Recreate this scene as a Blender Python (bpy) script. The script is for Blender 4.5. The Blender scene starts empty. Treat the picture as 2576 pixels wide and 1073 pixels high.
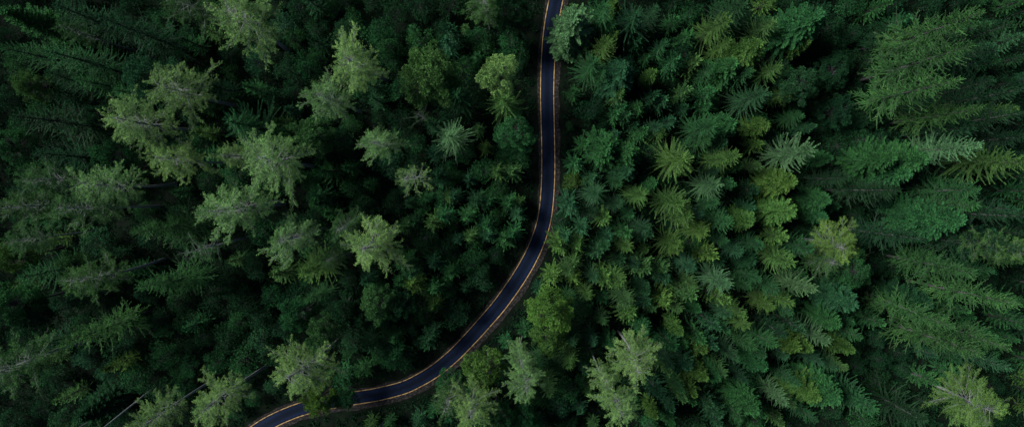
import bpy, math, random
import numpy as np
from mathutils import Vector, Matrix

# ------------------------------------------------------------------ camera, sky, sun, exposure
CAM_H = 150.0
F = 1400.0            # focal length in the pixels of a 2575 x 1073 picture
U0, V0 = 1287.5, 536.5
NADIR = (1320.0, 460.0)
scene = bpy.context.scene
col = scene.collection
dcam = Vector(((NADIR[0] - U0) / F, (V0 - NADIR[1]) / F, -1.0)).normalized()
ROT = dcam.rotation_difference(Vector((0, 0, -1))).to_matrix()
cam_data = bpy.data.cameras.new("camera")
cam = bpy.data.objects.new("camera", cam_data)
col.objects.link(cam)
cam.matrix_world = Matrix.Translation((0, 0, CAM_H)) @ ROT.to_4x4()
cam_data.sensor_width = 36.0
cam_data.lens = 36.0 * F / 2575.0
cam_data.clip_end = 5000
scene.camera = cam

SUN_EL, SUN_AZ = 38.0, 290.0      # degrees; azimuth clockwise from +Y (picture up)
w = bpy.data.worlds.new("World"); scene.world = w; w.use_nodes = True
nt = w.node_tree; nt.nodes.clear()
sky = nt.nodes.new("ShaderNodeTexSky"); sky.sky_type = 'NISHITA'; sky.sun_disc = False
sky.sun_elevation = math.radians(SUN_EL); sky.sun_rotation = math.radians(SUN_AZ)
sky.air_density = 1.0; sky.dust_density = 0.6; sky.ozone_density = 1.0
bg = nt.nodes.new("ShaderNodeBackground"); bg.inputs[1].default_value = 0.05
wo = nt.nodes.new("ShaderNodeOutputWorld")
nt.links.new(sky.outputs[0], bg.inputs[0]); nt.links.new(bg.outputs[0], wo.inputs[0])
sun_d = bpy.data.lights.new("sun", 'SUN'); sun_d.energy = 5.0; sun_d.angle = math.radians(28)
sun_d.color = (1.0, 0.97, 0.88)
sun = bpy.data.objects.new("sun", sun_d); col.objects.link(sun)
el, az = math.radians(SUN_EL), math.radians(SUN_AZ)
sdir = Vector((math.sin(az) * math.cos(el), math.cos(az) * math.cos(el), math.sin(el)))
sun.rotation_euler = sdir.to_track_quat('Z', 'Y').to_euler()
vs = scene.view_settings
vs.view_transform = 'Standard'; vs.look = 'None'; vs.exposure = 0.76; vs.gamma = 1.0
scene.cycles.max_bounces = 5; scene.cycles.diffuse_bounces = 3
scene.cycles.transparent_max_bounces = 4

# ------------------------------------------------------------------ helpers
def px2w(u, v, z):
    d = ROT @ Vector(((u - U0) / F, (V0 - v) / F, -1.0))
    t = (CAM_H - z) / (-d.z)
    return (d.x * t, d.y * t)

def tag(o, label=None, cat=None, group=None, kind=None):
    if label: o["label"] = label
    if cat: o["category"] = cat
    if group: o["group"] = group
    if kind: o["kind"] = kind
    return o

def link(name, me, parent=None):
    o = bpy.data.objects.new(name, me); col.objects.link(o)
    if parent: o.parent = parent
    return o

def quad_mesh(name, V, mat, tint=None):
    """V: (n,4,3) array of quads."""
    n = len(V)
    me = bpy.data.meshes.new(name)
    me.vertices.add(n * 4); me.loops.add(n * 4); me.polygons.add(n)
    me.vertices.foreach_set("co", np.ascontiguousarray(V, dtype=np.float32).ravel())
    me.loops.foreach_set("vertex_index", np.arange(n * 4, dtype=np.int32))
    me.polygons.foreach_set("loop_start", np.arange(0, n * 4, 4, dtype=np.int32))
    if tint is not None:
        a = me.attributes.new("tint", 'FLOAT', 'FACE')
        a.data.foreach_set("value", np.asarray(tint, dtype=np.float32))
    me.update(calc_edges=True)
    me.materials.append(mat)
    return me

def poly_mesh(name, verts, faces, mat, smooth=False):
    me = bpy.data.meshes.new(name)
    me.from_pydata([tuple(v) for v in verts], [], faces)
    me.materials.append(mat)
    if smooth:
        me.polygons.foreach_set("use_smooth", [True] * len(me.polygons))
    me.update()
    return me

def norm(a):
    return a / np.maximum(np.linalg.norm(a, axis=-1, keepdims=True), 1e-9)

def leaves(P, D, L, W, rng, roll=None):
    """rhombic leaves / shoots: base P, direction D, length L, full width W"""
    n = len(P)
    D = norm(D)
    ref = rng.normal(size=(n, 3)) if roll is None else roll
    S = norm(np.cross(D, ref))
    L = np.broadcast_to(np.asarray(L, float), (n,))[:, None]
    W = np.broadcast_to(np.asarray(W, float), (n,))[:, None]
    q = np.empty((n, 4, 3))
    q[:, 0] = P
    q[:, 1] = P + D * L * 0.5 + S * W * 0.5
    q[:, 2] = P + D * L
    q[:, 3] = P + D * L * 0.5 - S * W * 0.5
    return q

class Tubes:
    def __init__(s): s.v = []; s.f = []
    def add(s, pts, radii, sides=5):
        pts = [Vector(p) for p in pts]
        b0 = len(s.v)
        for i, p in enumerate(pts):
            d = (pts[min(i + 1, len(pts) - 1)] - pts[max(i - 1, 0)]).normalized()
            a = d.orthogonal().normalized(); b = d.cross(a)
            # keep the ring from twisting
            ref = Vector((1, 0, 0)) if abs(d.x) < 0.8 else Vector((0, 1, 0))
            a = (ref - d * ref.dot(d)).normalized(); b = d.cross(a)
            for k in range(sides):
                t = 2 * math.pi * k / sides
                s.v.append(p + (a * math.cos(t) + b * math.sin(t)) * radii[i])
        for i in range(len(pts) - 1):
            for k in range(sides):
                k2 = (k + 1) % sides
                s.f.append((b0 + i * sides + k, b0 + i * sides + k2, b0 + (i + 1) * sides + k2, b0 + (i + 1) * sides + k))
    def build(s, name, mat): return poly_mesh(name, s.v, s.f, mat, True)

# ------------------------------------------------------------------ materials
def new_mat(name):
    m = bpy.data.materials.new(name); m.use_nodes = True
    nt = m.node_tree; nt.nodes.clear()
    out = nt.nodes.new("ShaderNodeOutputMaterial")
    return m, nt, out

def foliage_mat(name, rough=0.6, trans=0.25, spec=0.25):
    m, nt, out = new_mat(name)
    N = nt.nodes.new; K = nt.links.new
    oi = N("ShaderNodeObjectInfo")
    at = N("ShaderNodeAttribute"); at.attribute_name = "tint"; at.attribute_type = 'GEOMETRY'
    tc = N("ShaderNodeTexCoord")
    nz = N("ShaderNodeTexNoise"); nz.inputs["Scale"].default_value = 0.45; nz.inputs["Detail"].default_value = 3
    K(tc.outputs["Object"], nz.inputs["Vector"])
    add = N("ShaderNodeMath"); add.operation = 'ADD'
    K(at.outputs["Fac"], add.inputs[0]); K(nz.outputs["Fac"], add.inputs[1])
    mr = N("ShaderNodeMapRange"); mr.inputs[1].default_value = 0.4; mr.inputs[2].default_value = 1.5
    mr.inputs[3].default_value = 0.45; mr.inputs[4].default_value = 1.6
    K(add.outputs[0], mr.inputs[0])
    mul = N("ShaderNodeVectorMath"); mul.operation = 'SCALE'
    K(oi.outputs["Color"], mul.inputs[0]); K(mr.outputs[0], mul.inputs["Scale"])
    hs = N("ShaderNodeHueSaturation")
    mh = N("ShaderNodeMapRange"); mh.inputs[3].default_value = 0.512; mh.inputs[4].default_value = 0.488
    K(at.outputs["Fac"], mh.inputs[0]); K(mh.outputs[0], hs.inputs["Hue"])
    K(mul.outputs[0], hs.inputs["Color"])
    pb = N("ShaderNodeBsdfPrincipled"); pb.inputs["Roughness"].default_value = rough
    pb.inputs["Specular IOR Level"].default_value = spec
    K(hs.outputs[0], pb.inputs["Base Color"])
    tr = N("ShaderNodeBsdfTranslucent"); K(hs.outputs[0], tr.inputs["Color"])
    mx = N("ShaderNodeMixShader"); mx.inputs[0].default_value = trans
    K(pb.outputs[0], mx.inputs[1]); K(tr.outputs[0], mx.inputs[2]); K(mx.outputs[0], out.inputs[0])
    return m

def noise_mat(name, c1, c2, scale, rough=0.9, detail=6, coord="Object", bump=0.0, spec=0.3, c3=None, stretch=None):
    m, nt, out = new_mat(name)
    N = nt.nodes.new; K = nt.links.new
    tc = N("ShaderNodeTexCoord"); mp = N("ShaderNodeMapping")
    if stretch: mp.inputs["Scale"].default_value = stretch
    K(tc.outputs[coord], mp.inputs[0])
    nz = N("ShaderNodeTexNoise"); nz.inputs["Scale"].default_value = scale; nz.inputs["Detail"].default_value = detail
    nz.inputs["Roughness"].default_value = 0.65
    K(mp.outputs[0], nz.inputs["Vector"])
    cr = N("ShaderNodeValToRGB")
    cr.color_ramp.elements[0].position = 0.35; cr.color_ramp.elements[0].color = (*c1, 1)
    cr.color_ramp.elements[1].position = 0.68; cr.color_ramp.elements[1].color = (*c2, 1)
    if c3:
        e = cr.color_ramp.elements.new(0.5); e.color = (*c3, 1)
    K(nz.outputs["Fac"], cr.inputs[0])
    pb = N("ShaderNodeBsdfPrincipled"); pb.inputs["Roughness"].default_value = rough
    pb.inputs["Specular IOR Level"].default_value = spec
    K(cr.outputs[0], pb.inputs["Base Color"])
    if bump:
        bp = N("ShaderNodeBump"); bp.inputs["Strength"].default_value = bump; bp.inputs["Distance"].default_value = 0.2
        K(nz.outputs["Fac"], bp.inputs["Height"]); K(bp.outputs[0], pb.inputs["Normal"])
    K(pb.outputs[0], out.inputs[0])
    return m

M_needle = foliage_mat("needles", 0.9, 0.04, 0.02)
M_leaf = foliage_mat("leaves", 0.85, 0.2, 0.03)
M_bark = noise_mat("bark_brown", (0.022, 0.023, 0.026), (0.06, 0.060, 0.066), 3.0, stretch=(3, 3, 0.5), bump=0.4)
M_bark_pale = noise_mat("bark_grey", (0.07, 0.08, 0.085), (0.20, 0.215, 0.225), 3.0, stretch=(3, 3, 0.6), bump=0.4)
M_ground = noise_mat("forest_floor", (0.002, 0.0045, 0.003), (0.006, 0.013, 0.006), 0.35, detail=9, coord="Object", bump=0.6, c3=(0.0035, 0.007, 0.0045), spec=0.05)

# ------------------------------------------------------------------ road lines read off the photograph, laid out on the ground
LEFT = [(1392,-60),(1381,0),(1371,45),(1364,105),(1360,175),(1359,245),(1361,320),(1362,349),(1363,436),(1360,489),(1356,534),(1346,576),(1327,625),(1299,674),(1267,722),(1229,774),(1169,840),(1127,884),(1075,928),(1046,944),(993,966),(916,981),(830,993),(760,1007),(706,1028),(657,1054),(631,1073),(570,1120)]
RIGHT = [(1427,-60),(1415,0),(1402,70),(1397,115),(1393.5,175),(1392,227),(1393.5,315),(1395,375),(1395,436),(1392.5,496),(1386.5,552),(1374,597),(1355,646),(1329,694),(1309,724),(1278,767),(1218,837),(1159,900),(1106,942),(1054,977),(1019,990),(982,1001),(895,1016),(832,1026),(783,1036),(727,1054),(685,1073),(625,1120)]
def smooth_line(pts, n=220):
    P = np.array([px2w(u, v, 0.0) for u, v in pts])
    d = np.r_[0, np.cumsum(np.linalg.norm(np.diff(P, axis=0), axis=1))]
    s = np.linspace(0, d[-1], n)
    Q = np.c_[np.interp(s, d, P[:, 0]), np.interp(s, d, P[:, 1])]
    k = np.exp(-np.linspace(-2, 2, 13) ** 2); k /= k.sum()
    Qp = np.pad(Q, ((6, 6), (0, 0)), mode='reflect', reflect_type='odd')
    return np.c_[np.convolve(Qp[:, 0], k, 'valid'), np.convolve(Qp[:, 1], k, 'valid')]
LL, RL = smooth_line(LEFT), smooth_line(RIGHT)
# carry the road on beyond the frame
def extend(Q):
    a = Q[0] + (Q[0] - Q[4]) / np.linalg.norm(Q[0] - Q[4]) * np.linspace(300, 5, 30)[:, None]
    b = Q[-1] + (Q[-1] - Q[-5]) / np.linalg.norm(Q[-1] - Q[-5]) * np.linspace(5, 300, 30)[:, None]
    return np.vstack([a, Q, b])
ax = RL[:1] ; LLe = extend(LL)
CL0 = (LL + RL) / 2
CLe = extend(CL0)
T = norm(np.gradient(CLe, axis=0)); SIDE = np.c_[T[:, 1], -T[:, 0]]        # unit vector across the road
wl = np.interp(np.arange(len(CLe)), np.arange(30, 30 + len(CL0)), np.linalg.norm(CL0[:, None] - RL[None], axis=2).min(1) / 2 + np.linalg.norm(CL0[:, None] - LL[None], axis=2).min(1) / 2)
k = np.ones(31) / 31
wl = np.convolve(np.pad(wl, 15, mode='edge'), k, 'valid')
sgn = np.sign(((RL[50] - LL[50]) * SIDE[80]).sum()); SIDE = SIDE * sgn      # points to the right-hand line
ARC = np.r_[0, np.cumsum(np.linalg.norm(np.diff(CLe, axis=0), axis=1))]

def road_dist(x, y):
    """signed distance from the centre line, + on the right-hand side"""
    x = np.atleast_1d(x).astype(float); y = np.atleast_1d(y).astype(float)
    out = np.empty(len(x))
    C = CLe[::2]; S2 = SIDE[::2]
    for i in range(0, len(x), 4000):
        d = np.stack([x[i:i + 4000, None] - C[None, :, 0], y[i:i + 4000, None] - C[None, :, 1]], -1)
        q = (d ** 2).sum(-1); j = q.argmin(1)
        dd = d[np.arange(len(j)), j]
        out[i:i + 4000] = np.sqrt(q[np.arange(len(j)), j]) * np.sign((dd * S2[j]).sum(-1) + 1e-9)
    return out

def gz(x, y, d=None):
    if d is None: d = road_dist(x, y)
    m = np.clip((np.abs(d) - 4.0) / 12.0, 0, 1); m = m * m * (3 - 2 * m)
    x = np.asarray(x); y = np.asarray(y)
    return m * (0.9 * np.sin(x * 0.07 + 1) * np.cos(y * 0.09) + 0.5 * np.sin(x * 0.19 - y * 0.13) + 0.18 * np.sin(x * 0.61 + y * 0.5) - 0.2) - 0.06 * (np.abs(d) < 6) 

# ground: one sheet, fine near the scene and stretching far beyond it
def axis(half, step, far):
    a = np.arange(0, half, step)
    b = half + (np.linspace(0, 1, 22) ** 2.2) * (far - half)
    a = np.r_[a, b]
    return np.r_[-a[:0:-1], a]
gx, gy = axis(175, 1.25, 1500), axis(95, 1.25, 1500)
X, Y = np.meshgrid(gx, gy)
Z = gz(X.ravel(), Y.ravel())
nx, ny = len(gx), len(gy)
idx = np.arange(nx * ny).reshape(ny, nx)
fc = np.stack([idx[:-1, :-1], idx[:-1, 1:], idx[1:, 1:], idx[1:, :-1]], -1).reshape(-1, 4)
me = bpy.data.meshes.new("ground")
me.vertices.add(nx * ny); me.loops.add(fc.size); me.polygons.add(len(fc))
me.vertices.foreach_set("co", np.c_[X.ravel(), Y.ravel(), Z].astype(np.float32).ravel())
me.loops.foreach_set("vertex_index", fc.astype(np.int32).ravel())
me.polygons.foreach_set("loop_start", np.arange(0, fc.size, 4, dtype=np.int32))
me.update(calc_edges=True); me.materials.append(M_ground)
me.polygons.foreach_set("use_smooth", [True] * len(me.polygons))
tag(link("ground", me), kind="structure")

# road ribbons with a uv that runs along and across
def ribbon(name, a, b, z, mat, cols=1, parent=None, i0=0, i1=None, wob=0.0, rs=0):
    """a, b: signed offsets across the road, in metres (arrays or numbers)"""
    rng = np.random.default_rng(rs)
    C = CLe[i0:i1]; S = SIDE[i0:i1]; n = len(C)
    a = np.broadcast_to(a, (len(CLe),))[i0:i1]; b = np.broadcast_to(b, (len(CLe),))[i0:i1]
    vs_, uv = [], []
    for j in range(cols + 1):
        t = j / cols
        o = a * (1 - t) + b * t
        if wob:
            jit = np.convolve(rng.normal(size=n + 4), np.ones(5) / 5, 'valid') * wob
            if j == 0 or j == cols: o = o + jit
        vs_.append(np.c_[C + S * o[:, None], np.full(n, z)])
        uv.append(np.c_[ARC[i0:i1], np.full(n, t)])
    V = np.concatenate(vs_); UV = np.concatenate(uv)
    faces = []
    for j in range(cols):
        for i in range(n - 1):
            q = (j * n + i, j * n + i + 1, (j + 1) * n + i + 1, (j + 1) * n + i)
            faces.append(q)
    me = poly_mesh(name, V, faces, mat)
    nrm = me.polygons[0].normal
    if nrm.z < 0: me.flip_normals()
    ul = me.uv_layers.new(name="along")
    vi = np.empty(len(me.loops), dtype=np.int32); me.loops.foreach_get("vertex_index", vi)
    ul.data.foreach_set("uv", UV[vi].astype(np.float32).ravel())
    return link(name, me, parent)

def asphalt_mat():
    m, nt, out = new_mat("asphalt")
    N = nt.nodes.new; K = nt.links.new
    uv = N("ShaderNodeUVMap"); uv.uv_map = "along"
    sp = N("ShaderNodeSeparateXYZ"); K(uv.outputs[0], sp.inputs[0])
    # paler polished wheel tracks along both sides
    wv = N("ShaderNodeMath"); wv.operation = 'PINGPONG'; wv.inputs[1].default_value = 0.5
    K(sp.outputs["Y"], wv.inputs[0])
    cr = N("ShaderNodeValToRGB"); cr.color_ramp.interpolation = 'EASE'
    cr.color_ramp.elements[0].position = 0.10; cr.color_ramp.elements[0].color = (0.002, 0.0055, 0.015, 1)
    cr.color_ramp.elements[1].position = 0.42; cr.color_ramp.elements[1].color = (0.002, 0.0055, 0.015, 1)
    e = cr.color_ramp.elements.new(0.2); e.color = (0.004, 0.010, 0.032, 1)
    e = cr.color_ramp.elements.new(0.28); e.color = (0.0035, 0.009, 0.028, 1)
    K(wv.outputs[0], cr.inputs[0])
    tc = N("ShaderNodeTexCoord")
    mp = N("ShaderNodeMapping"); mp.inputs["Scale"].default_value = (0.12, 2.0, 1)
    K(uv.outputs[0], mp.inputs[0])
    n1 = N("ShaderNodeTexNoise"); n1.inputs["Scale"].default_value = 1.0; n1.inputs["Detail"].default_value = 5
    K(mp.outputs[0], n1.inputs["Vector"])
    n2 = N("ShaderNodeTexNoise"); n2.inputs["Scale"].default_value = 3.0; n2.inputs["Detail"].default_value = 8
    K(tc.outputs["Object"], n2.inputs["Vector"])
    ad = N("ShaderNodeMath"); ad.operation = 'ADD'; K(n1.outputs["Fac"], ad.inputs[0]); K(n2.outputs["Fac"], ad.inputs[1])
    mr = N("ShaderNodeMapRange"); mr.inputs[1].default_value = 0.6; mr.inputs[2].default_value = 1.4; mr.inputs[3].default_value = 0.45; mr.inputs[4].default_value = 1.6
    K(ad.outputs[0], mr.inputs[0])
    sc = N("ShaderNodeVectorMath"); sc.operation = 'SCALE'; K(cr.outputs[0], sc.inputs[0]); K(mr.outputs[0], sc.inputs["Scale"])
    pb = N("ShaderNodeBsdfPrincipled"); pb.inputs["Roughness"].default_value = 0.85; pb.inputs["Specular IOR Level"].default_value = 0.12
    K(sc.outputs[0], pb.inputs["Base Color"])
    bp = N("ShaderNodeBump"); bp.inputs["Strength"].default_value = 0.3; bp.inputs["Distance"].default_value = 0.02
    K(n2.outputs["Fac"], bp.inputs["Height"]); K(bp.outputs[0], pb.inputs["Normal"])
    K(pb.outputs[0], out.inputs[0])
    return m
M_asphalt = asphalt_mat()
M_paint = noise_mat("yellow_line_paint", (0.07, 0.05, 0.03), (0.52, 0.36, 0.17), 0.9, rough=0.7, detail=9, spec=.1, c3=(0.36, 0.23, 0.095))
M_gravel = noise_mat("gravel_shoulder", (0.006, 0.007, 0.007), (0.065, 0.054, 0.054), 1.6, detail=10, bump=0.7, spec=.1, c3=(0.017, 0.016, 0.0165))
EDGE = 0.2
road = ribbon("road", -wl - EDGE, wl + EDGE, 0.012, M_asphalt, cols=10); tag(road, kind="structure")
tag(ribbon("road_shoulder", -wl - EDGE - 0.55, wl + EDGE + 1.3, 0.0, M_gravel, cols=6, wob=0.35, rs=3), kind="structure")
for s in (-1, 1):
    ln = ribbon("painted_line", s * wl - 0.11, s * wl + 0.11, 0.016, M_paint, cols=1, parent=road)

# ------------------------------------------------------------------ tree builders: each returns (trunk mesh, crown mesh)
def conifer(seed, h, R, cb=0.15, dz=0.55, per=5, power=0.85, droop=0.2, rise=0.35, twig=0.9, step=0.22, lw=0.16,
            fat=False, bark=None, bare=0.25, uneven=0.2, lean=0.0, rmin=0.35, sub=0):
    rng = np.random.default_rng(seed)
    tb = Tubes()
    ang = rng.uniform(0, 6.28)
    def axis_pt(z): return np.array([lean * (z / h) ** 2 * math.cos(ang), lean * (z / h) ** 2 * math.sin(ang), z])
    r0 = h * 0.0115 + 0.05
    zs = np.linspace(-0.5, h * 0.985, 14)
    tb.add([axis_pt(z) for z in zs], [max(r0 * (1 - max(z, 0) / h) ** 0.8 + 0.015, 0.02) for z in zs], 7)
    Q, TN = [], []
    z = h * cb
    side_bias = rng.uniform(0.8, 1.15, 8)
    def emit(P, Tn, Sd, s, L, t, tint, n):
        if fat: wprof = np.clip((s - 0.12) * 2.2, 0.0, 1.0) * np.sqrt(np.clip(1.06 - s, 0, 1)) * 1.35
        else: wprof = np.clip((s - bare * 0.5) * 3.0, 0.12, 1.0) * (1.12 - s) ** 0.75
        sc = twig * (0.45 + 0.55 * min(1, L / R * 1.3))
        keep = s > bare * (1 - t)
        Pk, Tk, Sk, wk = P[keep], Tn[keep], Sd[keep], wprof[keep]
        m = len(Pk)
        if m == 0: return
        for sg in (-1, 1):
            for rep in range(2):
                fw = rng.uniform(0.55, 1.1, m)[:, None]
                D = Tk * fw + Sk * sg + np.array([0, 0, 1.0]) * rng.normal(-0.12 if not fat else 0.05, 0.22, m)[:, None]
                LL_ = np.maximum(wk * sc * rng.uniform(0.7, 1.2, m), 0.14)
                off = Tk * (rng.uniform(-.5, .5, m) * L / n)[:, None]
                upr = np.tile([[0, 0, 1.0]], (m, 1)) + rng.normal(size=(m, 3)) * (0.35 if rep == 0 else 1.2)
                Q.append(leaves(Pk + off, D, LL_, lw * (1.3 if fat else 1.0) * rng.uniform(.8, 1.25, m), rng, upr))
                TN.append(np.clip(tint + rng.normal(size=m) * 0.15, 0, 1))
        D = Tk + rng.normal(size=(m, 3)) * 0.25 + np.array([0, 0, 0.15])   # shoots lying on top of the axis
        Q.append(leaves(Pk, D, np.full(m, step * 2.2), lw * 1.5, rng, np.tile([[0, 0, 1.0]], (m, 1)) + rng.normal(size=(m, 3)) * .5))
        TN.append(np.clip(tint + 0.1 + rng.normal(size=m) * 0.15, 0, 1))
    zlist = []
    while z < h * 0.985:
        zlist.append(z); z += dz * rng.uniform(0.7, 1.3) * (1.0 - 0.45 * (z / h))
    for zi in zlist:
        t = (zi - h * cb) / (h * (1 - cb))
        nb = per + rng.integers(-1, 2)
        a0 = rng.uniform(0, 6.28)
        for b in range(nb):
            a = a0 + b * 6.283 / nb + rng.normal() * 0.2
            prof = (1 - t) ** power
            if t < 0.15: prof *= 0.75 + 1.67 * t
            L = max(rmin, R * prof) * rng.uniform(1 - uneven * 1.5, 1 + uneven) * side_bias[int(a / 6.284 * 8) % 8]
            ca, sa = math.cos(a), math.sin(a)
            rs = rise * (0.35 + 1.2 * t) + rng.normal() * 0.06 - droop * (1 - t)
            n = max(4, int(L / step))
            s = (np.arange(n) + 0.5) / n
            bend = rng.normal() * 0.12
            rad = L * s
            zz = zi + rng.uniform(-.15, .15) + L * (rs * s - 0.28 * s ** 2 * (1 - t) + 0.22 * s ** 3.5)
            lat = L * bend * s ** 2
            ap = axis_pt(zi)
            P = np.c_[ap[0] + rad * ca - lat * sa, ap[1] + rad * sa + lat * ca, zz]
            Tn = norm(np.gradient(P, axis=0)) if n > 1 else np.array([[ca, sa, 0]])
            Sd = norm(np.cross(Tn, np.array([0, 0, 1.0])))
            br = 0.012 + L * 0.009
            pts = [ap] + [P[i] for i in np.linspace(0, n - 1, 4).astype(int)]
            tb.add(pts, [br * 1.3, br, br * .8, br * .55, br * .25], 3)
            tint = np.clip(0.5 + rng.normal() * 0.22, 0, 1)
            emit(P, Tn, Sd, s, L, t, tint, n)
            if sub and L > 1.8:
                for kx in range(sub * 2):
                    sq = 0.18 + 0.68 * (kx // 2 + rng.uniform(0, 1)) / sub
                    i0 = min(n - 1, int(sq * n)); sg = 1 if kx % 2 else -1
                    Lq = L * (1.12 - sq) * rng.uniform(.22, .42)
                    if Lq < .5: continue
                    m2 = max(4, int(Lq / step)); s2 = (np.arange(m2) + .5) / m2
                    dd = Tn[i0] * rng.uniform(.7, 1.1) + Sd[i0] * sg * rng.uniform(.5, .9); dd = dd / np.linalg.norm(dd)
                    P2 = P[i0] + dd * (Lq * s2)[:, None] + np.array([0, 0, 1.0]) * (Lq * (rng.normal(-.12, .1) * s2 - .12 * s2 ** 2))[:, None]
                    T2 = norm(np.gradient(P2, axis=0)); S2_ = norm(np.cross(T2, np.array([0, 0, 1.0])))
                    tb.add([P[i0], P2[m2 // 2], P2[-1]], [br * .4, br * .25, br * .1], 3)
                    emit(P2, T2, S2_, s2, Lq, 1.0, np.clip(tint + rng.normal() * .1, 0, 1), m2)
    # leader
    m = 24
    P = np.stack([axis_pt(z) for z in np.linspace(h * 0.94, h, m)])
    Q.append(leaves(P, rng.normal(size=(m, 3)) * .6 + np.array([0, 0, .8]), 0.3, lw, rng)); TN.append(np.full(m, .6))
    Q = np.concatenate(Q); TN = np.concatenate(TN)
    return tb.build("trunk", bark or M_bark), quad_mesh("crown", Q, M_needle, TN)

def feathery(seed, h, R, cb=0.52, nb=68, tufts=14, dens=50, bark=None, leaf=0.17, lobes=0.36, sparse=1.0, rise=0.28, leafw=0.085):
    """thin crowned tree with grey limbs showing among spiky tufts"""
    rng = np.random.default_rng(seed)
    bark = bark or M_bark_pale
    tb = Tubes()
    wx, wy = rng.normal(size=2) * 0.5
    def ap(z): return np.array([wx * math.sin(z / h * 2.4), wy * math.sin(z / h * 3.0), z])
    r0 = h * 0.0085 + 0.06
    zs = np.linspace(-0.5, h * 0.97, 14)
    tb.add([ap(z) for z in zs], [max(r0 * (1 - max(z, 0) / h) ** 0.7 + 0.03, 0.03) for z in zs], 7)
    ph = rng.uniform(0, 6.28, 4)
    Q, TN = [], []
    for i in range(nb):
        f = (i + rng.uniform(0, 1)) / nb
        z = h * (cb + (0.985 - cb) * f)
        a = i * 2.39996 + rng.normal() * 0.35
        prof = math.sin(min(1.0, (f + 0.22) / 0.62) * math.pi / 2) * (1 - f) ** 0.5 if f < 0.9 else 0.3
        lob = 1 + lobes * (math.sin(2 * a + ph[0]) * .5 + math.sin(3 * a + ph[1] + 3 * f) * .6 + math.sin(5 * a + ph[2]) * .3)
        L = max(0.9, R * 1.05 * prof * lob * rng.choice([.6, .85, 1.05, 1.3], p=[.2, .3, .32, .18]) * rng.uniform(0.9, 1.12))
        ca, sa = math.cos(a), math.sin(a)
        rs = rise * (0.4 + 1.3 * f) + rng.normal() * 0.12
        bend = rng.normal() * 0.18
        def bp(s):
            return ap(z) + np.array([L * s * ca - L * bend * s * s * sa, L * s * sa + L * bend * s * s * ca, L * (rs * s - 0.12 * s * s)])
        pts = [bp(s) for s in (0, .3, .6, .85, 1)]
        br = 0.018 + L * 0.008
        tb.add(pts, [br * 1.4, br, br * .7, br * .45, br * .2], 4)
        nt_ = max(4, int(tufts * L / R * 1.2))
        col_t = np.clip(0.5 + rng.normal() * 0.2, 0, 1)
        for j in range(nt_):
            s = 0.28 + 0.72 * (j + rng.uniform(0, 1)) / nt_
            p0 = bp(s); dirb = norm(bp(min(1, s + .05)) - bp(s - .05))
            sd = np.array([-sa, ca, 0]) * (1 if j % 2 else -1)
            d = norm(dirb * rng.uniform(.6, 1.2) + sd * rng.uniform(.25, .8) + np.array([0, 0, rng.normal() * .3 + .12]))
            l = (0.28 + 0.16 * rng.normal()) * R * (1.15 - 0.55 * s); l = max(0.4, min(l * .85, 1.8))
            p1 = p0 + d * l
            tb.add([p0, p0 + d * l * .55, p1], [br * .38, br * .25, br * .1], 3)
            if rng.uniform() > sparse: continue
            m = int(dens * (0.5 + l / 1.6) * rng.choice([.2, .7, 1.1, 1.7]))
            q = rng.uniform(0.1, 1.05, m) ** .8
            wave = 0.06 + 0.09 * np.abs(np.sin(q * l * 5.0 + rng.uniform(0, 6)))[:, None]
            P = p0 + d * (l * q)[:, None] + rng.normal(size=(m, 3)) * wave
            D = norm(d * 0.9 + rng.normal(size=(m, 3)) * 0.55)
            Q.append(leaves(P, D, leaf * rng.uniform(.7, 1.5, m), leafw * rng.uniform(.8, 1.4, m), rng))
            TN.append(np.clip(col_t + rng.normal(size=m) * 0.2, 0, 1))
    return tb.build("trunk", bark), quad_mesh("crown", np.concatenate(Q), M_leaf, np.concatenate(TN))

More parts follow.
